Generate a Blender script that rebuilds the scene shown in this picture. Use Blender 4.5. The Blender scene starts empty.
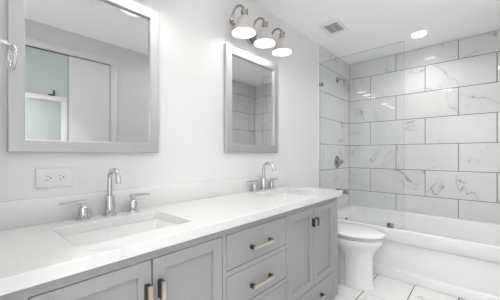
import bpy, bmesh, math, random
from mathutils import Vector, Matrix
C = bpy.context.scene.collection
SC = bpy.context.scene
PI = math.pi
# ------------------------------------------------------------------ camera, world, exposure
cam = bpy.data.cameras.new('camera'); cam_o = bpy.data.objects.new('camera', cam); C.objects.link(cam_o)
cam.sensor_width = 36; cam.lens = 257.7*36/500; cam.shift_y = 4.2/500; cam.clip_start = 0.02
cam_o.location = (0, -1.397, 1.17); cam_o.rotation_euler = (PI/2, 0, math.radians(42.0-90))
SC.camera = cam_o
w = bpy.data.worlds.new('world'); SC.world = w; w.use_nodes = True
w.node_tree.nodes['Background'].inputs[0].default_value = (1, 1, 1, 1)
w.node_tree.nodes['Background'].inputs[1].default_value = 1.0
SC.view_settings.view_transform = 'Standard'; SC.view_settings.look = 'None'
SC.view_settings.gamma = 1; SC.view_settings.use_curve_mapping = False
SC.view_settings.exposure = 0.31
BULB = 8.0; DOWN = 8.0; HALL_FILL = 215.0
SC.cycles.max_bounces = 14; SC.cycles.diffuse_bounces = 8; SC.cycles.glossy_bounces = 8
SC.cycles.transparent_max_bounces = 16

# ------------------------------------------------------------------ materials
def mat(name, col, rough=0.5, metal=0.0, spec=0.5, coat=0.0, emit=None, est=0.0, bump=None):
    m = bpy.data.materials.new(name); m.use_nodes = True
    nt = m.node_tree; b = nt.nodes['Principled BSDF']
    b.inputs['Base Color'].default_value = (*col, 1); b.inputs['Roughness'].default_value = rough
    b.inputs['Metallic'].default_value = metal; b.inputs['Specular IOR Level'].default_value = spec
    b.inputs['Coat Weight'].default_value = coat
    if emit:
        b.inputs['Emission Color'].default_value = (*emit, 1); b.inputs['Emission Strength'].default_value = est
    tc = nt.nodes.new('ShaderNodeTexCoord'); nz = nt.nodes.new('ShaderNodeTexNoise')
    nt.links.new(tc.outputs['Object'], nz.inputs['Vector'])
    nz.inputs['Scale'].default_value = bump[0] if bump else 60
    nz.inputs['Detail'].default_value = 2
    if bump:
        bp = nt.nodes.new('ShaderNodeBump'); bp.inputs['Strength'].default_value = bump[1]; bp.inputs['Distance'].default_value = 0.002
        nt.links.new(nz.outputs['Fac'], bp.inputs['Height']); nt.links.new(bp.outputs['Normal'], b.inputs['Normal'])
    else:                                          # a faint roughness variation
        mr = nt.nodes.new('ShaderNodeMapRange'); mr.inputs['To Min'].default_value = rough*0.92; mr.inputs['To Max'].default_value = rough*1.08
        nt.links.new(nz.outputs['Fac'], mr.inputs['Value']); nt.links.new(mr.outputs['Result'], b.inputs['Roughness'])
    return m

def marble(name, base, vein, attr, scale=1.0, width=0.012, thr=0.5, rough=0.12, gold=False, soft=0.06, strength=0.75):
    m = bpy.data.materials.new(name); m.use_nodes = True
    nt = m.node_tree; N = nt.nodes; L = nt.links; b = N['Principled BSDF']
    b.inputs['Roughness'].default_value = rough; b.inputs['Specular IOR Level'].default_value = 0.3 if gold else 0.5
    if attr:
        a = N.new('ShaderNodeAttribute'); a.attribute_name = attr; vec = a.outputs['Vector']
    else:
        a = N.new('ShaderNodeTexCoord'); vec = a.outputs['Object']
    def noise(s, det, dist=0.0, off=0.0):
        n = N.new('ShaderNodeTexNoise'); n.inputs['Scale'].default_value = s*scale; n.inputs['Detail'].default_value = det
        n.inputs['Distortion'].default_value = dist
        mp = N.new('ShaderNodeMapping'); mp.inputs['Location'].default_value = (off, off*0.7, off*1.3)
        L.new(vec, mp.inputs['Vector']); L.new(mp.outputs['Vector'], n.inputs['Vector'])
        return n.outputs['Fac']
    def math_(op, x, y=None):
        n = N.new('ShaderNodeMath'); n.operation = op
        for i, v in enumerate((x, y)):
            if v is None: continue
            if isinstance(v, (int, float)): n.inputs[i].default_value = v
            else: L.new(v, n.inputs[i])
        return n.outputs[0]
    def rng(v, a0, a1, b0, b1):
        n = N.new('ShaderNodeMapRange'); n.interpolation_type = 'SMOOTHSTEP'
        for i, q in zip(('From Min', 'From Max', 'To Min', 'To Max'), (a0, a1, b0, b1)): n.inputs[i].default_value = q
        L.new(v, n.inputs['Value']); return n.outputs['Result']
    line = rng(math_('ABSOLUTE', math_('SUBTRACT', noise(1.5, 5, 0.9), 0.5)), 0.0, width, 1, 0)
    mask = rng(noise(2.2, 2, 0, 11.3), thr, thr+0.12, 0, 1)
    line2 = rng(math_('ABSOLUTE', math_('SUBTRACT', noise(3.4, 4, 1.2, 5.1), 0.5)), 0.0, width*0.8, 1, 0)
    mask2 = rng(noise(2.6, 2, 0, 23.7), thr+0.06, thr+0.17, 0, 0.7)
    haze = rng(math_('ABSOLUTE', math_('SUBTRACT', noise(1.5, 3, 0.9), 0.5)), 0.0, 0.09, soft*4, 0)
    v = math_('MAXIMUM', math_('MULTIPLY', line, mask), math_('MULTIPLY', line2, mask2))
    v = math_('MAXIMUM', v, math_('MULTIPLY', haze, mask))
    v = math_('MULTIPLY', v, strength)
    mix = N.new('ShaderNodeMix'); mix.data_type = 'RGBA'
    mix.inputs['A'].default_value = (*base, 1); mix.inputs['B'].default_value = (*vein, 1)
    L.new(v, mix.inputs['Factor'])
    if gold:
        g = N.new('ShaderNodeMix'); g.data_type = 'RGBA'
        g.inputs['A'].default_value = (*vein, 1); g.inputs['B'].default_value = (0.30, 0.24, 0.12, 1)
        L.new(rng(noise(1.1, 1, 0, 41.0), 0.60, 0.66, 0, 1), g.inputs['Factor'])
        L.new(g.outputs['Result'], mix.inputs['B'])
    L.new(mix.outputs['Result'], b.inputs['Base Color'])
    return m

def glass(name, tint, edge=False):
    m = bpy.data.materials.new(name); m.use_nodes = True
    nt = m.node_tree; N = nt.nodes; L = nt.links; N.remove(N['Principled BSDF'])
    out = N['Material Output']; t = N.new('ShaderNodeBsdfTransparent'); t.inputs['Color'].default_value = (*tint, 1)
    g = N.new('ShaderNodeBsdfGlossy'); g.inputs['Roughness'].default_value = 0.0
    f = N.new('ShaderNodeFresnel'); f.inputs['IOR'].default_value = 1.5
    geo = N.new('ShaderNodeNewGeometry')           # the same air-to-glass reflectance on both faces
    io = N.new('ShaderNodeMix'); io.data_type = 'FLOAT'; io.inputs['A'].default_value = 1.5; io.inputs['B'].default_value = 1/1.5
    L.new(geo.outputs['Backfacing'], io.inputs['Factor']); L.new(io.outputs['Result'], f.inputs['IOR'])
    mx = N.new('ShaderNodeMixShader')
    L.new(f.outputs[0], mx.inputs[0]); L.new(t.outputs[0], mx.inputs[1]); L.new(g.outputs[0], mx.inputs[2])
    L.new(mx.outputs[0], out.inputs['Surface'])
    return m

M = {
 'paint': mat('white_wall_paint', (0.72, 0.72, 0.725), 0.55, bump=(220, 0.05)),
 'paint_hall': mat('white_hallway_paint', (0.88, 0.88, 0.88), 0.6, bump=(220, 0.05)),
 'ceil': mat('white_ceiling_paint', (0.97, 0.97, 0.97), 0.7, bump=(200, 0.05)),
 'trim': mat('white_trim_paint', (0.85, 0.85, 0.85), 0.3),
 'grout': mat('grey_grout', (0.035, 0.036, 0.038), 0.8),
 'tile': marble('marble_wall_tile', (0.70, 0.702, 0.705), (0.17, 0.172, 0.175), 'tile_co', 1.0, 0.010, 0.49, 0.05, True, 0.03, 0.62),
 'floor_tile': marble('marble_floor_tile', (0.80, 0.80, 0.80), (0.36, 0.38, 0.39), 'tile_co', 1.0, 0.012, 0.44, 0.2),
 'quartz': marble('white_quartz', (0.70, 0.70, 0.70), (0.44, 0.45, 0.47), None, 0.9, 0.012, 0.55, 0.12, False, 0.08, 0.45),
 'cab': mat('grey_cabinet_paint', (0.31, 0.313, 0.318), 0.38),
 'dark': mat('shaded_cabinet_inside', (0.05, 0.05, 0.055), 0.8),  # near-black colour stands for the shade inside the door and drawer gaps
 'porc': mat('white_porcelain', (0.80, 0.80, 0.80), 0.08, coat=0.3),
 'acryl': mat('white_acrylic', (0.80, 0.80, 0.805), 0.15, coat=0.2),
 'chrome': mat('polished_chrome', (0.62, 0.625, 0.63), 0.06, 1.0),
 'steel': mat('dark_satin_steel', (0.36, 0.365, 0.37), 0.22, 1.0),
 'nickel': mat('brushed_nickel', (0.40, 0.35, 0.325), 0.26, 1.0),
 'shade': mat('brushed_nickel_shade', (0.74, 0.71, 0.69), 0.38, 0.85),
 'shade_in': mat('white_shade_lining', (0.55, 0.55, 0.545), 0.4),
 'bronze': mat('champagne_bronze', (0.64, 0.55, 0.47), 0.34, 1.0),
 'bronze_dk': mat('dark_bronze', (0.12, 0.10, 0.085), 0.4, 1.0),
 'silver': mat('silver_frame', (0.53, 0.53, 0.54), 0.46, 0.85),
 'mirror': mat('mirror_silvering', (0.66, 0.67, 0.67), 0.0, 1.0),
 'bulb': mat('glowing_bulb', (1, 1, 1), 0.5, emit=(1.0, 0.965, 0.92), est=BULB),
 'lens': mat('downlight_lens', (1, 1, 1), 0.5, emit=(1.0, 0.985, 0.965), est=14.0),
 'fill_lens': mat('hallway_fill_lens', (1, 1, 1), 0.5, emit=(1.0, 0.985, 0.965), est=HALL_FILL),  # strong glow of the added hallway lamps, fill for the bathroom
 'plastic': mat('white_plastic', (0.73, 0.73, 0.73), 0.3),
 'black': mat('black_plastic', (0.03, 0.03, 0.03), 0.4),
 'vent_dk': mat('vent_dark', (0.10, 0.10, 0.10), 0.8),
 'grille': mat('vent_grille', (0.62, 0.60, 0.57), 0.5),
 'glass': glass('clear_glass', (0.972, 0.985, 0.982)),
 'glass_edge': mat('green_glass_edge', (0.34, 0.42, 0.41), 0.15),
 'frost': mat('teal_frosted_glass', (0.56, 0.62, 0.61), 0.4, spec=0.2),
}
# ------------------------------------------------------------------ mesh helpers
def new(): return bmesh.new()
def box(bm, lo, hi, bev=0.0, seg=2, mi=0):
    lo = Vector(lo); hi = Vector(hi); t = new()
    bmesh.ops.create_cube(t, size=1)
    for v in t.verts: v.co = Vector([(lo[i]+hi[i])/2 + v.co[i]*(hi[i]-lo[i]) for i in range(3)])
    if bev: bmesh.ops.bevel(t, geom=t.edges[:], offset=bev, segments=seg, profile=0.5, affect='EDGES')
    for f in t.faces: f.material_index = mi
    merge(bm, t)
def merge(bm, t):
    vm = {v: bm.verts.new(v.co) for v in t.verts}
    for f in t.faces:
        n = bm.faces.new([vm[v] for v in f.verts]); n.material_index = f.material_index; n.smooth = f.smooth
    t.free()
def loft(bm, loops, cap0=True, cap1=True, smooth=True, mi=0, closed=True):
    R = [[bm.verts.new(p) for p in lp] for lp in loops]; n = len(loops[0])
    for a, b in zip(R, R[1:]):
        for i in range(n if closed else n-1):
            j = (i+1) % n
            f = bm.faces.new((a[i], a[j], b[j], b[i])); f.smooth = smooth; f.material_index = mi
    if cap0: f = bm.faces.new(R[0][::-1]); f.material_index = mi
    if cap1: f = bm.faces.new(R[-1]); f.material_index = mi
    return R
def tube(bm, pts, r, n=14, mi=0, cap=True, rs=None):
    pts = [Vector(p) for p in pts]; loops = []
    t0 = (pts[1]-pts[0]).normalized(); u = t0.orthogonal().normalized()
    for i, p in enumerate(pts):
        a = pts[max(i-1, 0)]; b = pts[min(i+1, len(pts)-1)]; t = (b-a).normalized()
        u = (u - t*u.dot(t)).normalized(); v = t.cross(u); rr = rs[i] if rs else r
        loops.append([p + (u*math.cos(2*PI*k/n) + v*math.sin(2*PI*k/n))*rr for k in range(n)])
    loft(bm, loops, cap, cap, True, mi)
def lathe(bm, prof, origin, axis=(0, 0, 1), n=28, mi=0, cap0=True, cap1=True):
    q = Vector((0, 0, 1)).rotation_difference(Vector(axis).normalized()); o = Vector(origin)
    loft(bm, [[o + q @ Vector((r*math.cos(2*PI*k/n), r*math.sin(2*PI*k/n), h)) for k in range(n)] for r, h in prof], cap0, cap1, True, mi)
def torus(bm, c, axis, R, r, sy=1.0, n=40, m=12):
    q = Vector((0, 0, 1)).rotation_difference(Vector(axis).normalized()); c = Vector(c); L = []
    for k in range(n+1):
        a = 2*PI*k/n
        L.append([c + q @ Vector(((R+r*math.cos(b))*math.cos(a), (R+r*math.cos(b))*math.sin(a), r*math.sin(b))) for b in [2*PI*j/m for j in range(m)]])
    for lp in L:
        for p in lp: p.z = c.z + (p.z-c.z)*sy
    loft(bm, L, False, False)
def rrect(x0, x1, y0, y1, z, r, n=6):
    P = []
    for cx, cy, a0 in ((x1-r, y1-r, 0), (x0+r, y1-r, 90), (x0+r, y0+r, 180), (x1-r, y0+r, 270)):
        for k in range(n+1):
            a = math.radians(a0 + 90*k/n); P.append(Vector((cx+r*math.cos(a), cy+r*math.sin(a), z)))
    return P
def arc(c, r, a0, a1, n, f):
    return [f(c[0]+r*math.cos(math.radians(a0+(a1-a0)*k/n)), c[1]+r*math.sin(math.radians(a0+(a1-a0)*k/n))) for k in range(n+1)]
def root_of(o):
    while o.parent: o = o.parent
    return o
def obj(name, bm, m, parent=None, normals=True):
    if normals: bmesh.ops.recalc_face_normals(bm, faces=bm.faces)
    me = bpy.data.meshes.new(name)
    if parent:
        t = root_of(parent).location
        for v in bm.verts: v.co -= t
    bm.to_mesh(me); bm.free()
    for mm in (m if isinstance(m, (list, tuple)) else [m]): me.materials.append(M[mm])
    me.set_sharp_from_angle(angle=math.radians(35))
    o = bpy.data.objects.new(name, me); C.objects.link(o)
    if parent: o.parent = parent
    return o
def tag(o, label, cat, group=None):
    o['label'] = label; o['category'] = cat
    if group: o['group'] = group
    return o
def thing(name, label, cat, loc, group=None):
    o = bpy.data.objects.new(name, None); C.objects.link(o); o.location = loc; o.empty_display_size = 0.05
    return tag(o, label, cat, group)
def struct(name, bm, m, parent=None, normals=True):
    o = obj(name, bm, m, parent, normals)
    if not parent: o['kind'] = 'structure'
    return o
def copy_tree(o, parent=None):
    c = o.copy(); C.objects.link(c); c.parent = parent
    for ch in list(o.children): copy_tree(ch, c)
    return c
# tiles laid in running bond on a plane: every tile a slightly raised slab, dark grout between
def tiles(bm, org, U, V, Nn, u0, u1, vs, joint, W, rnd, gap=0.0055, th=0.003, lay=None, stacked=False):
    U = Vector(U); V = Vector(V); Nn = Vector(Nn); org = Vector(org)
    for r, (va, vb) in enumerate(zip(vs, vs[1:])):
        off = joint if (r % 2 == 0 or stacked) else joint + W/2
        k = math.floor((u0-off)/W)
        while off + k*W < u1:
            a = max(off + k*W, u0); b = min(off + (k+1)*W, u1); k += 1
            if b-a < 0.012: continue
            a0, b0, c0, d0 = a+gap/2, b-gap/2, va+gap/2, vb-gap/2
            ro = Vector((rnd.uniform(-40, 40), rnd.uniform(-40, 40), rnd.uniform(-40, 40)))
            e = 0.0012; q = []
            for hh, ins in ((0, 0), (th-e, 0), (th, e)):
                ring = []
                for uu, vv in ((a0+ins, c0+ins), (b0-ins, c0+ins), (b0-ins, d0-ins), (a0+ins, d0-ins)):
                    v = bm.verts.new(org + U*uu + V*vv + Nn*hh); v[lay] = ro + Vector((uu, vv, 0)); ring.append(v)
                q.append(ring)
            for x, y in zip(q, q[1:]):
                for i in range(4): bm.faces.new((x[i], x[(i+1) % 4], y[(i+1) % 4], y[i])).material_index = 1
            bm.faces.new(q[-1]).material_index = 1

# ------------------------------------------------------------------ the room
H = 2.43; XT = 3.637; YO = -1.78; XE = 2.724
P = 0.308; W = 0.612
rows = [0.366-P, 0.366, 0.674, 0.982, 1.290, 1.598, 1.906, 2.214, H]
b = new(); box(b, (-0.115, 0, 0), (XT+0.12, 0.12, H)); struct('wall_back', b, 'paint')
b = new(); box(b, (-1.6, YO-0.12, 0), (XT+0.12, YO, H)); struct('wall_front', b, 'paint')
b = new(); box(b, (-1.6, YO-0.12, H), (XT+0.12, 0.12, H+0.1)); struct('ceiling', b, 'ceil')
b = new(); box(b, (-0.22, -0.70, 0), (-0.10, 0, H)); box(b, (-0.22, YO, 2.10), (-0.10, -0.70, H)); struct("wall_left", b, "paint")
b = new(); box(b, (-1.72, YO-0.12, 0), (-1.6, 0.12, H)); struct('wall_hallway', b, 'paint_hall')
b = new(); box(b, (-1.6, 0.0, 0), (-0.12, 0.12, H)); struct('wall_hallway_side', b, 'paint_hall')
b = new(); box(b, (-0.23, -0.77, 0), (-0.088, -0.70, 2.09), 0.003); box(b, (-0.23, YO, 2.09), (-0.088, -0.70, 2.15), 0.003)
struct('trim_2', b, 'trim')
rnd = random.Random(7)
def tile_obj(name, slab, m, *sets):
    b = new(); lay = b.verts.layers.float_vector.new('tile_co')
    for lo, hi in slab: box(b, lo, hi)
    for kw in sets: tiles(b, lay=lay, rnd=rnd, **kw)
    return struct(name, b, ['grout', m], None, False)
tile_obj('wall_right', [((XT, YO-0.12, 0), (XT+0.12, 0.12, H))], 'tile',
    dict(org=(XT, 0, 0), U=(0, 1, 0), V=(0, 0, 1), Nn=(-1, 0, 0), u0=YO+0.004, u1=-0.004, vs=rows, joint=-0.8987, W=W))
tile_obj('wall_back_shower_tile', [((XE, -0.003, 0.0), (XT, 0.002, H))], 'tile',
    dict(org=(0, -0.003, 0), U=(1, 0, 0), V=(0, 0, 1), Nn=(0, -1, 0), u0=XE, u1=XT-0.004, vs=rows, joint=3.160, W=W))
tile_obj('wall_front_shower_tile', [((XE, YO-0.002, 0.0), (XT, YO+0.003, H))], 'tile',
    dict(org=(0, YO+0.003, 0), U=(1, 0, 0), V=(0, 0, 1), Nn=(0, 1, 0), u0=XE, u1=XT-0.004, vs=rows, joint=3.160, W=W))
fr = [-0.642 + P*k for k in range(-4, 3)]; fr = [YO-0.0] + [v for v in fr if YO+0.05 < v < -0.05] + [0.0]
tile_obj('floor', [((-1.6, YO-0.12, -0.1), (XT+0.12, 0.12, -0.004))], 'floor_tile',
    dict(org=(0, 0, -0.004), U=(1, 0, 0), V=(0, 1, 0), Nn=(0, 0, 1), u0=-1.6, u1=XT, vs=fr, joint=2.27, W=W, stacked=True, gap=0.0065))
b = new(); box(b, (XE-0.012, -0.009, 0), (XE, 0, H), 0.002); struct('trim_3', b, 'trim')
b = new(); box(b, (2.09, -0.014, 0), (2.70, 0, 0.11), 0.003); struct('baseboard_back', b, 'trim')
b = new(); box(b, (1.19, YO, 0), (2.70, YO+0.014, 0.11), 0.003); struct('baseboard_front', b, 'trim')
# sliding closet doors on the wall behind the camera (seen in the big mirror)
b = new()
for lo, hi in (((0.235, YO, 0), (0.305, YO+0.018, 2.185)), ((1.112, YO, 0), (1.182, YO+0.018, 2.185)), ((0.235, YO, 2.185), (1.182, YO+0.018, 2.255))): box(b, lo, hi, 0.003)
struct('trim_1', b, 'paint')
b = new(); box(b, (0.305, YO, 0.0), (1.112, YO+0.004, 2.185)); struct('closet_gap_backing', b, 'vent_dk')  # dark sheet stands for the shade in the gaps around the closet doors
b = new(); box(b, (0.31, YO+0.004, 0.012), (0.712, YO+0.012, 2.172), 0.002); d1 = struct('door_1', b, 'frost')
b = new(); box(b, (0.31, YO+0.012, 1.695), (0.705, YO+0.022, 1.745), 0.004); box(b, (0.655, YO+0.012, 0.012), (0.705, YO+0.020, 1.70), 0.003)
struct('door_rail', b, 'trim', d1)
b = new(); box(b, (0.585, YO+0.022, 1.745), (0.60, YO+0.034, 1.80), 0.004); box(b, (0.55, YO+0.022, 1.745), (0.60, YO+0.034, 1.757), 0.004)
struct('latch', b, 'black', d1)
b = new(); box(b, (0.715, YO+0.004, 0.012), (1.105, YO+0.024, 2.172), 0.003); struct('door_2', b, 'paint')

# ------------------------------------------------------------------ bathtub
tb = thing('bathtub', 'long white alcove bathtub with flat stepped apron beneath the marble tile', 'bathtub', (3.17, -0.89, 0))
X0, X1, Y0, Y1 = 2.70, XT-0.006, YO+0.010, -0.010
def tl(x0, z, r=0.006): return rrect(x0, X1, Y0, Y1, z, r, 4)
b = new()
L = [tl(2.700, 0.001), tl(2.700, 0.070), tl(2.704, 0.078), tl(2.722, 0.086), tl(2.720, 0.334), tl(2.722, 0.3375), tl(2.755, 0.338), tl(2.755, 0.3455), tl(2.702, 0.346), tl(2.700, 0.350),
     tl(2.700, 0.452), tl(2.703, 0.461, 0.009), tl(2.711, 0.465, 0.012),
     rrect(2.775, X1-0.05, Y0+0.10, Y1-0.085, 0.463, 0.10, 4), rrect(2.785, X1-0.058, Y0+0.11, Y1-0.093, 0.457, 0.10, 4), rrect(2.792, X1-0.064, Y0+0.12, Y1-0.098, 0.440, 0.10, 4),
     rrect(2.835, X1-0.10, Y0+0.28, Y1-0.14, 0.16, 0.12, 4), rrect(2.86, X1-0.125, Y0+0.33, Y1-0.17, 0.115, 0.12, 4), rrect(2.92, X1-0.18, Y0+0.40, Y1-0.24, 0.10, 0.12, 4)]
loft(b, L, False, True)
obj('tub_shell', b, 'acryl', tb)
b = new(); lathe(b, [(0.001, 0.016), (0.026, 0.014), (0.036, 0.008), (0.036, 0)], (3.22, -0.124, 0.34), (0, -1, 0.13), 24, cap0=True)
obj('overflow_plate', b, 'steel', tb)
b = new(); lathe(b, [(0.032, 0), (0.032, 0.004), (0.02, 0.006)], (3.22, -0.42, 0.10)); obj('drain', b, 'chrome', tb)

# ------------------------------------------------------------------ shower screen
gx = 2.74
ss = thing('shower_screen', 'frameless clear glass shower screen standing on the bathtub rim', 'shower screen', (gx, -0.43, 0.465))
b = new(); box(b, (gx-0.005, -0.858, 0.472), (gx+0.005, -0.012, 2.222))
b.faces.ensure_lookup_table()
for f in b.faces: f.material_index = 0 if abs(f.normal.x) > 0.5 else 1
b.normal_update()
for f in b.faces: f.material_index = 0 if abs(f.normal.x) > 0.5 else 1
obj('glass_pane', b, ['glass', 'glass_edge'], ss)
for z in (1.968, 0.72):
    b = new(); box(b, (gx-0.014, -0.05, z-0.020), (gx-0.0052, -0.008, z+0.020), 0.003); box(b, (gx+0.0052, -0.05, z-0.020), (gx+0.014, -0.008, z+0.020), 0.003)
    box(b, (gx-0.014, -0.0115, z-0.020), (gx+0.014, -0.0075, z+0.020)); obj('clamp', b, 'steel', ss)
b = new(); box(b, (gx-0.014, -0.77, 0.464), (gx-0.0052, -0.715, 0.505), 0.003); box(b, (gx+0.0052, -0.77, 0.464), (gx+0.014, -0.715, 0.505), 0.003)
box(b, (gx-0.014, -0.77, 0.464), (gx+0.014, -0.715, 0.4715)); obj('clamp', b, 'steel', ss)

# ------------------------------------------------------------------ shower fittings
yt = -0.007; sx = 3.22
t = thing('wall_shower', 'chrome shower head on a short arm high on the tiled end wall', 'shower head', (sx, yt, 2.13))
b = new(); lathe(b, [(0.040, 0), (0.040, 0.004), (0.030, 0.012), (0.014, 0.018)], (sx, yt, 2.13), (0, -1, 0)); obj('flange', b, 'steel', t)
b = new(); tube(b, [(sx, yt-0.01, 2.13), (sx, yt-0.05, 2.135)] + arc((yt-0.05, 2.085), 0.05, 90, 140, 6, lambda y, z: (sx, y, z)), 0.011); obj('arm', b, 'chrome', t)
b = new(); dirv = Vector((0, -0.64, -0.77)).normalized(); p0 = Vector((sx, yt-0.085, 2.122))
lathe(b, [(0.012, -0.005), (0.017, 0.0), (0.017, 0.02), (0.024, 0.03), (0.048, 0.055), (0.052, 0.062), (0.052, 0.070), (0.046, 0.073)], p0, dirv); obj('spray_head', b, 'chrome', t)
t = thing('shower_valve', 'round brushed steel shower valve with lever on the tiled end wall', 'shower valve', (sx, yt, 1.07))
b = new(); lathe(b, [(0.082, 0), (0.082, 0.005), (0.074, 0.012), (0.03, 0.016), (0.03, 0.02)], (sx, yt, 1.07), (0, -1, 0), 36); obj('escutcheon', b, 'steel', t)
b = new(); lathe(b, [(0.028, 0.016), (0.028, 0.05), (0.022, 0.062), (0.02, 0.075)], (sx, yt, 1.07), (0, -1, 0)); obj('hub', b, 'steel', t)
b = new(); tube(b, [(sx, yt-0.06, 1.07), (sx-0.02, yt-0.065, 1.055), (sx-0.06, yt-0.068, 1.03)], 0.008, rs=[0.010, 0.009, 0.007]); obj('lever', b, 'chrome', t)
t = thing('tub_spout', 'dark steel tub spout low on the tiled end wall above the bathtub', 'tub spout', (sx, yt, 0.70))
b = new(); lathe(b, [(0.034, 0), (0.034, 0.006), (0.026, 0.010)], (sx, yt, 0.70), (0, -1, 0)); obj('flange', b, 'steel', t)
b = new(); Ls = []
for yy, hw, z0, z1 in ((0.008, 0.024, 0.676, 0.724), (0.06, 0.025, 0.674, 0.724), (0.11, 0.025, 0.668, 0.722), (0.135, 0.024, 0.664, 0.716), (0.145, 0.018, 0.668, 0.706)):
    Ls.append([Vector((q.x, yt-yy, q.y)) for q in rrect(sx-hw, sx+hw, z0, z1, 0, 0.016, 4)])
loft(b, Ls); obj('spout_body', b, 'steel', t)

# ------------------------------------------------------------------ toilet
tx = 2.385
t = thing('toilet', 'white elongated toilet with closed lid between grey vanity and bathtub', 'toilet', (tx, -0.4, 0))
def oval(yf, yb, hw, z, n=36, p=2.3, wide=0.55):
    # egg shaped outline: front at yf, back at yb, widest part nearer the back
    P = []; yc = yf + (yb-yf)*wide
    for k in range(n):
        a = 2*PI*k/n; c, s = math.cos(a), math.sin(a)
        ry = (yb-yc) if s > 0 else (yc-yf)
        pw = p if s > 0 else 2.0
        P.append(Vector((tx + hw*math.copysign(abs(c)**(2/pw), c), yc + ry*math.copysign(abs(s)**(2/pw), s), z)))
    return P
b = new()
loft(b, [oval(-0.700, -0.46, 0.108, 0.0, p=5), oval(-0.700, -0.46, 0.108, 0.015, p=5), oval(-0.692, -0.46, 0.098, 0.04, p=4), oval(-0.688, -0.455, 0.092, 0.12, p=4), oval(-0.690, -0.45, 0.093, 0.26, p=3.5),
         oval(-0.700, -0.41, 0.102, 0.305, p=3), oval(-0.725, -0.31, 0.132, 0.343, p=2.6), oval(-0.755, -0.27, 0.166, 0.378, p=2.4), oval(-0.772, -0.26, 0.181, 0.405, p=2.4), oval(-0.775, -0.26, 0.184, 0.428, p=2.4), oval(-0.770, -0.262, 0.180, 0.434, p=2.4)])
obj('bowl', b, 'porc', t)
b = new()
def bl(y0, y1, hw, z): return rrect(tx-hw, tx+hw, y0, y1, z, 0.03, 5)
loft(b, [bl(-0.50, -0.09, 0.088, 0.0), bl(-0.50, -0.09, 0.088, 0.012), bl(-0.50, -0.10, 0.042, 0.03), bl(-0.50, -0.11, 0.040, 0.20), bl(-0.46, -0.07, 0.06, 0.30), bl(-0.44, -0.03, 0.15, 0.37), bl(-0.40, -0.025, 0.175, 0.405), bl(-0.40, -0.025, 0.175, 0.428)])
obj('trapway', b, 'porc', t)
b = new(); loft(b, [oval(-0.780, -0.275, 0.182, 0.4425), oval(-0.783, -0.272, 0.185, 0.444), oval(-0.783, -0.272, 0.185, 0.449), oval(-0.780, -0.275, 0.183, 0.4505)]); obj('seat', b, 'porc', t)
b = new(); loft(b, [oval(-0.787, -0.261, 0.189, 0.461), oval(-0.788, -0.260, 0.190, 0.463), oval(-0.788, -0.260, 0.190, 0.477), oval(-0.778, -0.266, 0.182, 0.486), oval(-0.73, -0.29, 0.15, 0.494), oval(-0.62, -0.36, 0.08, 0.498)]); obj('lid', b, 'porc', t)
b = new(); loft(b, [rrect(tx-0.19, tx+0.19, -0.205, -0.022, 0.43, 0.03), rrect(tx-0.205, tx+0.205, -0.21, -0.022, 0.50, 0.03), rrect(tx-0.21, tx+0.21, -0.215, -0.022, 0.755, 0.03)]); obj('tank', b, 'porc', t)
b = new(); loft(b, [rrect(tx-0.216, tx+0.216, -0.222, -0.02, 0.757, 0.03), rrect(tx-0.22, tx+0.22, -0.226, -0.018, 0.762, 0.03), rrect(tx-0.22, tx+0.22, -0.226, -0.018, 0.785, 0.03), rrect(tx-0.21, tx+0.21, -0.216, -0.024, 0.795, 0.03)]); obj('tank_lid', b, 'porc', t)
b = new(); lathe(b, [(0.016, 0), (0.016, 0.008), (0.01, 0.012)], (tx-0.15, -0.215, 0.70), (0, -1, 0)); tube(b, [(tx-0.15, -0.23, 0.70), (tx-0.11, -0.236, 0.695), (tx-0.07, -0.236, 0.688)], 0.006); obj('flush_lever', b, 'chrome', t)

# ------------------------------------------------------------------ vanity cabinet
FY = -0.53
v = thing('vanity_cabinet', 'long grey shaker vanity cabinet with bronze pulls under the white countertop', 'cabinet', (1.03, -0.27, 0))
b = new(); TOP = 0.834; XL, XR = -0.096, 2.02
for lo, hi in (((XL, -0.51, 0.08), (-0.078, -0.002, TOP)), ((XL, -0.51, 0.08), (XR-0.018, -0.002, 0.098)), ((-0.078, -0.02, 0.098), (XR-0.018, -0.002, TOP)),
               ((0.781, -0.51, 0.098), (0.799, -0.02, TOP)), ((1.293, -0.51, 0.098), (1.311, -0.02, TOP))): box(b, lo, hi)
obj('carcass', b, 'dark', v)
b = new(); box(b, (XR-0.0178, -0.511, 0.05), (XR+0.002, -0.001, TOP-0.001)); obj('side_panel', b, 'cab', v)
b = new(); box(b, (XL+0.04, -0.46, 0), (XR-0.04, -0.44, 0.08)); box(b, (XL+0.04, -0.44, 0), (XL+0.06, -0.02, 0.08)); box(b, (XR-0.06, -0.44, 0), (XR-0.04, -0.02, 0.08)); obj('toe_kick', b, 'cab', v)
b = new(); ZB, ZT = 0.072, 0.801
fr_ = [((XL, ZT), (XR, TOP)), ((XL, 0.04), (XR, ZB)), ((XL, ZB), (0.111, ZT)), ((0.779, ZB), (0.8005, ZT)), ((1.2915, ZB), (1.3085, ZT)), ((1.941, ZB), (XR, ZT))]
for z0, z1 in ((0.607, 0.631), (0.411, 0.435), (0.215, 0.239)): fr_.append(((0.8005, z0), (1.2915, z1)))
fr_ += [((1.3085, 0.2465), (1.941, 0.2535)), ((0.111, 0.2465), (0.779, 0.2535))]
for (x0, z0), (x1, z1) in fr_: box(b, (x0, FY, z0), (x1, -0.511, z1))
obj('face_frame', b, 'cab', v)
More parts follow.
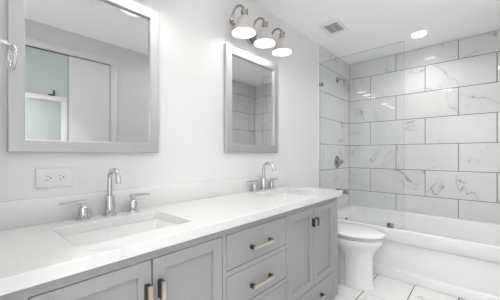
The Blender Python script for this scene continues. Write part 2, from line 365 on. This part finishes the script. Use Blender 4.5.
def pull(parent, cx, cz, ln, horiz):
    bb = new(); pr = 0.034; h = ln/2; wd = 0.0075
    if horiz:
        box(bb, (cx-h, FY-pr, cz-wd), (cx+h, FY-pr+0.010, cz+wd), 0.0012)
    else:
        box(bb, (cx-wd, FY-pr, cz-h), (cx+wd, FY-pr+0.010, cz+h), 0.0012)
    hd = obj('handle', bb, 'bronze', parent)
    bb = new()
    for s in (-1, 1):
        e = s*(h-0.008)
        if horiz: box(bb, (cx+e-0.008, FY-pr+0.0095, cz-wd*1.15), (cx+e+0.008, FY+0.001, cz+wd*1.15))
        elif s > 0: box(bb, (cx-wd, FY-pr+0.0095, cz-h+0.001), (cx+wd, FY+0.001, cz+h-0.001))
    return hd, bb
def shaker(name, x0, x1, z0, z1, hx, hz, ln, horiz, st=0.047, slab=False):
    g = 0.003; x0 += g; x1 -= g; z0 += g; z1 -= g; bb = new()
    if slab: box(bb, (x0, FY, z0), (x1, -0.5105, z1), 0.0012, 1)
    else:
        e = 0.0008
        for lo, hi in (((x0, FY, z0), (x0+st, -0.5105, z1)), ((x1-st, FY, z0), (x1, -0.5105, z1)),
                       ((x0+st, FY, z1-st), (x1-st, -0.5105, z1)), ((x0+st, FY, z0), (x1-st, -0.5105, z0+st))): box(bb, lo, hi, e, 1)
        box(bb, (x0+st-0.002, FY+0.013, z0+st-0.002), (x1-st+0.002, -0.5105, z1-st+0.002))
    d = obj(name, bb, 'cab', v)
    hd, posts = pull(d, hx, hz, ln, horiz)
    if posts:
        bmesh.ops.recalc_face_normals(posts, faces=posts.faces)
        base = root_of(v).location
        for q in posts.verts: q.co -= base
        me = hd.data; me.materials.append(M['bronze_dk'])
        t2 = new(); t2.from_mesh(me)
        for f in posts.faces: f.material_index = 1
        merge(t2, posts); t2.to_mesh(me); t2.free()
    return d
shaker('door', 0.111, 0.446, 0.2535, ZT, 0.425, 0.688, 0.064, False)
shaker('door', 0.446, 0.779, 0.2535, ZT, 0.474, 0.688, 0.064, False)
shaker('door', 1.3085, 1.6255, 0.2535, ZT, 1.606, 0.701, 0.056, False)
shaker('door', 1.6255, 1.941, 0.2535, ZT, 1.652, 0.701, 0.056, False)
shaker('drawer', 0.111, 0.779, ZB, 0.2465, 0.445, 0.155, 0.15, True, slab=True)
shaker('drawer', 1.3085, 1.941, ZB, 0.2465, 1.665, 0.155, 0.15, True, slab=True)
for z0, z1 in ((0.631, ZT), (0.435, 0.607), (0.239, 0.411), (ZB, 0.215)):
    shaker('drawer', 0.8005, 1.2915, z0, z1, 1.045, (z0+z1)/2-0.012, 0.165, True, slab=True)

# ------------------------------------------------------------------ countertop, backsplash, sinks
CT = 0.875
SK = [(0.236, 0.680), (1.420, 1.864)]; SY0, SY1 = -0.447, -0.131
ct = new(); loops = [[Vector(q) for q in ((-0.098, -0.553, CT), (2.066, -0.553, CT), (2.066, -0.002, CT), (-0.098, -0.002, CT))]] + [rrect(a, c, SY0, SY1, CT, 0.022, 5) for a, c in SK]
edges = []
for lp in loops:
    vs = [ct.verts.new(p) for p in lp]
    edges += [ct.edges.new((vs[i], vs[(i+1) % len(vs)])) for i in range(len(vs))]
bmesh.ops.triangle_fill(ct, use_beauty=True, edges=edges)
for f in ct.faces[:]:
    c = f.calc_center_median()
    if any(a+0.004 < c.x < e-0.004 and SY0+0.004 < c.y < SY1-0.004 for a, e in SK): ct.faces.remove(f)
for f in ct.faces:
    f.normal_update()
    if f.normal.z < 0: f.normal_flip()
r = bmesh.ops.extrude_face_region(ct, geom=ct.faces[:])
for q in [x for x in r['geom'] if isinstance(x, bmesh.types.BMVert)]: q.co.z -= 0.04
cto = tag(obj('countertop', ct, 'quartz'), 'long white quartz countertop with two sink cutouts on the grey vanity', 'countertop')
bv = cto.modifiers.new('edge', 'BEVEL'); bv.width = 0.002; bv.segments = 2; bv.limit_method = 'ANGLE'
b = new(); box(b, (-0.098, -0.022, CT+0.0003), (2.066, -0.001, 0.985), 0.002)
tag(obj('backsplash', b, 'quartz'), 'low white quartz backsplash strip along the wall behind both faucets', 'backsplash')
def sink(x0, x1, label):
    s = thing('sink', label, 'sink', ((x0+x1)/2, (SY0+SY1)/2, 0.70), 'rectangular undermount sinks')
    bb = new(); a, c, d, e = x0-0.004, x1+0.004, SY0-0.004, SY1+0.004; zt = 0.8345
    o = 0.02
    loft(bb, [rrect(a-o, c+o, d-o, e+o, zt, 0.03, 5), rrect(a, c, d, e, zt, 0.026, 5), rrect(a+0.004, c-0.004, d+0.003, e-0.003, zt-0.02, 0.028, 5), rrect(a+0.016, c-0.016, d+0.012, e-0.012, 0.75, 0.035, 5),
              rrect(a+0.03, c-0.03, d+0.024, e-0.024, 0.727, 0.04, 5), rrect(a+0.06, c-0.06, d+0.055, e-0.055, 0.718, 0.04, 5), rrect((a+c)/2-0.03, (a+c)/2+0.03, (d+e)/2-0.03, (d+e)/2+0.03, 0.714, 0.028, 5)], False, True)
    obj('basin', bb, 'porc', s)
    bb = new(); lathe(bb, [(0.026, 0), (0.026, 0.003), (0.018, 0.006), (0.004, 0.007)], ((a+c)/2, (d+e)/2, 0.7145)); obj('drain', bb, 'chrome', s)
    return s
sink(*SK[0], 'rectangular white undermount sink below the large mirror, nearer the camera')
sink(*SK[1], 'rectangular white undermount sink below the far narrow mirror, near the toilet')
# ------------------------------------------------------------------ faucets (three holes: spout and two lever handles)
def faucet(x, y, label):
    f = thing('faucet', label, 'faucet', (x, y, CT), 'widespread chrome faucets')
    z = CT + 0.0006
    bb = new(); lathe(bb, [(0.031, 0), (0.031, 0.007), (0.028, 0.009), (0.0215, 0.010), (0.0215, 0.094), (0.0195, 0.097), (0.0125, 0.098)], (x, y, z), n=32); obj('spout_base', bb, 'chrome', f)
    fy = lambda yy, zz: (x, yy, zz)
    R = 0.040; zc = z+0.218-R
    pts = [(x, y, z+0.09), (x, y, z+0.13)] + arc((y-R, zc), R, 0, 90, 8, fy) + [(x, y-R-0.022, zc+R)] + arc((y-R-0.022, zc), R, 90, 168, 8, fy)[1:]
    a = Vector(pts[-1]); dv = (a-Vector(pts[-2])).normalized(); pts.append(tuple(a+dv*0.022))
    bb = new(); tube(bb, pts, 0.0115, 18); sp = obj('spout', bb, 'chrome', f)
    bb = new(); tube(bb, [a+dv*0.004, a+dv*0.026], 0.0132, 18); obj('aerator', bb, 'chrome', sp)
    for s in (-1, 1):
        hx = x + s*0.1115
        bb = new(); lathe(bb, [(0.029, 0), (0.029, 0.006), (0.026, 0.008), (0.0195, 0.009), (0.0195, 0.048), (0.015, 0.057), (0.010, 0.062), (0.010, 0.076)], (hx, y, z), n=28); hb = obj('handle', bb, 'chrome', f)
        bb = new(); zl = z+0.082; Ls = []
        for d_, hw, ht, dz in ((-0.016, 0.010, 0.006, 0), (0.0, 0.011, 0.007, 0.0), (0.04, 0.008, 0.005, 0.001), (0.09, 0.0065, 0.004, -0.001)):
            Ls.append([Vector((hx + s*d_, y+hw*cc, zl+dz+ht*c2)) for cc, c2 in ((-1, -1), (1, -1), (1, 0.6), (0.6, 1), (-0.6, 1), (-1, 0.6))])
        loft(bb, Ls, smooth=False); obj('lever', bb, 'chrome', hb)
    return f
faucet(0.472, -0.060, 'chrome gooseneck faucet with two levers behind the nearer sink')
faucet(1.655, -0.055, 'chrome gooseneck faucet with two levers behind the farther sink')

# ------------------------------------------------------------------ mirrors
def mirror(x0, x1, z0, z1, fw, label, cat_name):
    m = thing(cat_name, label, 'mirror', ((x0+x1)/2, 0, z0), 'silver framed wall mirrors')
    bb = new(); D = 0.028
    def lp(i, y): return [Vector((x0+i, y, z0+i)), Vector((x1-i, y, z0+i)), Vector((x1-i, y, z1-i)), Vector((x0+i, y, z1-i))]
    loft(bb, [lp(0, -0.001), lp(0, -D+0.003), lp(0.003, -D), lp(fw-0.003, -D), lp(fw, -D+0.003), lp(fw, -0.008), lp(fw, -0.001), lp(0, -0.001)], False, False, False)
    bmesh.ops.remove_doubles(bb, verts=bb.verts, dist=1e-5); obj('frame', bb, 'silver', m)
    bb = new(); box(bb, (x0+fw-0.0005, -0.012, z0+fw-0.0005), (x1-fw+0.0005, -0.002, z1-fw+0.0005)); obj('mirror_glass', bb, 'mirror', m)
mirror(0.114, 0.746, 1.178, 1.978, 0.0515, 'large silver framed wall mirror over the nearer sink, closet doors reflected in it', 'wall_mirror')
mirror(1.265, 1.906, 1.184, 1.975, 0.062, 'silver framed wall mirror over the farther sink, marble tiles reflected in it', 'wall_mirror')

# ------------------------------------------------------------------ vanity lights
def vanity_light(x, label):
    v = thing('vanity_light', label, 'wall light', (x, 0, 2.12), 'three shade vanity lights')
    zb = 2.122
    bb = new(); lathe(bb, [(0.060, 0.001), (0.060, 0.010), (0.054, 0.017), (0.03, 0.022), (0.02, 0.03)], (x, 0, zb), (0, -1, 0), 32); obj('wall_canopy', bb, 'nickel', v)
    bb = new(); tube(bb, [(x-0.25, -0.035, zb+0.01), (x+0.25, -0.035, zb+0.01)], 0.010); obj('bar', bb, 'nickel', v)
    for dx in (-0.233, 0, 0.233):
        ax = x+dx; fy = lambda yy, zz: (ax, yy, zz); ys = -0.150
        bb = new(); yc = (ys-0.035)/2; rr = abs(ys+0.035)/2
        pts = [(ax, -0.035, zb-0.005), (ax, -0.035, zb+0.05)] + [(ax, yc+rr*math.cos(q), 2.172+0.066*math.sin(q)) for q in [PI*k/14 for k in range(1, 14)]] + [(ax, ys, 2.165)]
        tube(bb, pts, 0.0085, 12); am = obj('arm', bb, 'nickel', v)
        bb = new(); lathe(bb, [(0.006, 0), (0.013, 0.004), (0.015, 0.012), (0.012, 0.02), (0.004, 0.024)], (ax-0.008, -0.035, zb+0.028), (-0.8, -0.6, 0)); obj('knob', bb, 'nickel', am)
        bb = new(); lathe(bb, [(0.016, 0.052), (0.021, 0.045), (0.021, 0.012), (0.030, 0.004), (0.030, -0.006)], (ax, ys, 2.135), n=24)
        tube(bb, [(ax+0.018, ys, 2.150), (ax+0.034, ys-0.004, 2.150)], 0.005, 10); tube(bb, [(ax+0.030, ys-0.004, 2.138), (ax+0.030, ys-0.004, 2.205)], 0.0055, 10)
        obj('socket', bb, 'nickel', v)
        prof = [(0.028, 0.118), (0.036, 0.113), (0.047, 0.094), (0.060, 0.060), (0.074, 0.026), (0.082, 0.006), (0.0865, 0.0)]
        bb = new()
        lathe(bb, prof, (ax, ys, 2.020), n=36, cap0=False, cap1=False)
        lathe(bb, [(0.0865, 0.0), (0.0835, 0.001), (0.079, 0.008), (0.071, 0.028), (0.057, 0.061), (0.044, 0.094), (0.033, 0.111), (0.002, 0.114)], (ax, ys, 2.020), n=36, mi=1, cap0=False, cap1=True)
        sh = obj('lamp_shade', bb, ['shade', 'shade_in'], v)
        bb = new(); lathe(bb, [(0.012, 0.1), (0.018, 0.088), (0.034, 0.075), (0.050, 0.054), (0.062, 0.034), (0.065, 0.022), (0.058, 0.013), (0.035, 0.008), (0.001, 0.006)], (ax, ys, 2.018), n=28)
        obj('bulb', bb, 'bulb', sh)
vanity_light(1.553, 'nickel wall light with three glowing bell shades above the farther mirror')
vanity_light(0.440, 'nickel wall light with three bell shades above the nearer mirror')

# ------------------------------------------------------------------ ceiling fixtures
def downlight(x, y, r, label, lens='lens', power=1.0, spread=180):
    d = thing('downlight', label, 'ceiling light', (x, y, H), 'recessed ceiling lights')
    bb = new(); lathe(bb, [(r*1.28, -0.001), (r*1.26, -0.005), (r*1.03, -0.007), (r, -0.003)], (x, y, H), n=40, cap0=False, cap1=False); obj('trim_ring', bb, 'trim', d)
    bb = new(); lathe(bb, [(r*1.02, -0.0015), (r*1.01, -0.004)], (x, y, H), n=40); obj('lens', bb, lens, d)
    if lens == 'lens':
        la = bpy.data.lights.new('downlight_lamp', 'AREA'); la.shape = 'DISK'; la.size = r*1.9; la.energy = DOWN*power; la.spread = math.radians(spread); la.color = (1, 0.985, 0.965)
        lo_ = bpy.data.objects.new('lamp', la); C.objects.link(lo_); lo_.parent = d; lo_.location = (0, 0, -0.006)
downlight(3.205, -0.904, 0.062, 'round recessed ceiling light glowing over the bathtub', power=0.35, spread=140)
downlight(2.10, -1.62, 0.062, 'added round ceiling fill light close to the wall facing the vanity', spread=160)  # unseen lamp added for brightness, placed clear of the reflections
downlight(0.985, -0.885, 0.078, 'round recessed ceiling light seen at the top of the large mirror', power=0.40)
downlight(-0.80, -0.62, 0.10, 'added round fill light in the unseen hallway, nearer the vanity side', 'fill_lens')  # both hallway lamps are unseen and added to brighten the room
downlight(-0.80, -1.40, 0.10, 'added round fill light in the unseen hallway, straight outside the doorway', 'fill_lens')
t = thing('ceiling_vent', 'square white ceiling exhaust vent with a dark slotted grille', 'vent', (2.455, -0.305, H))
x0, x1, y0, y1 = 2.322, 2.590, -0.408, -0.200; ix0, ix1, iy0, iy1 = 2.362, 2.548, -0.372, -0.236
b = new()
for lo, hi in (((x0, y0), (ix0, y1)), ((ix1, y0), (x1, y1)), ((ix0, y0), (ix1, iy0)), ((ix0, iy1), (ix1, y1))): box(b, (*lo, H-0.010), (*hi, H-0.0005))
obj('frame', b, 'trim', t)
b = new(); box(b, (ix0, iy0, H-0.002), (ix1, iy1, H-0.0006)); obj('backing', b, 'vent_dk', t)
b = new()
for k in range(8):
    xx = ix0 + 0.006 + (ix1-ix0-0.012)*k/7; box(b, (xx-0.005, iy0, H-0.009), (xx+0.005, iy1, H-0.004))
box(b, (ix0, (iy0+iy1)/2-0.006, H-0.0095), (ix1, (iy0+iy1)/2+0.006, H-0.003)); obj('grille', b, 'grille', t)

# ------------------------------------------------------------------ outlet and towel ring
t = thing('wall_outlet', 'white horizontal electrical outlet plate on the wall below the large mirror', 'outlet', (0.268, 0, 1.026))
b = new(); box(b, (0.202, -0.007, 1.026), (0.334, -0.0005, 1.110), 0.003); obj('cover_plate', b, 'plastic', t)
b = new(); box(b, (0.232, -0.0092, 1.050), (0.302, -0.0068, 1.085), 0.001); rc = obj('receptacle', b, 'plastic', t)
for cx in (0.243, 0.288):
    for dz in (-0.007, 0.007):
        b = new(); box(b, (cx-0.005, -0.0098, 1.0675+dz-0.0013), (cx+0.003, -0.0090, 1.0675+dz+0.0013)); obj('slot', b, 'black', rc)
    b = new(); lathe(b, [(0.003, 0), (0.003, 0.0007)], (cx+0.009, -0.0091, 1.0675), (0, -1, 0), 12); obj('ground_hole', b, 'black', rc)
b = new()
for xx in (0.2335, 0.3005): box(b, (xx-0.001, -0.0095, 1.050), (xx+0.001, -0.0085, 1.085))
for zz in (1.0505, 1.0845): box(b, (0.232, -0.0095, zz-0.0007), (0.302, -0.0085, zz+0.0007))
obj('seam', b, 'grille', rc)
for xx in (0.262, 0.272):
    b = new(); box(b, (xx-0.0035, -0.0105, 1.0615), (xx+0.0035, -0.009, 1.0735), 0.0005); obj('button', b, 'plastic', rc)
t = thing('towel_ring', 'small chrome towel ring on a straight arm at the left wall', 'towel ring', (-0.10, -0.3, 1.513))
b = new(); lathe(b, [(0.024, 0), (0.024, 0.006), (0.018, 0.010)], (-0.10, -0.3, 1.513), (1, 0, 0)); obj('wall_plate', b, 'chrome', t)
b = new(); tube(b, [(-0.094, -0.3, 1.520), (0.085, -0.3, 1.515), (0.096, -0.3, 1.512), (0.101, -0.3, 1.504)], 0.0055); obj('arm', b, 'chrome', t)
b = new(); torus(b, (0.101, -0.3, 1.4745), (1, 0.15, 0), 0.031, 0.0055, 1.15); obj('ring', b, 'chrome', t)
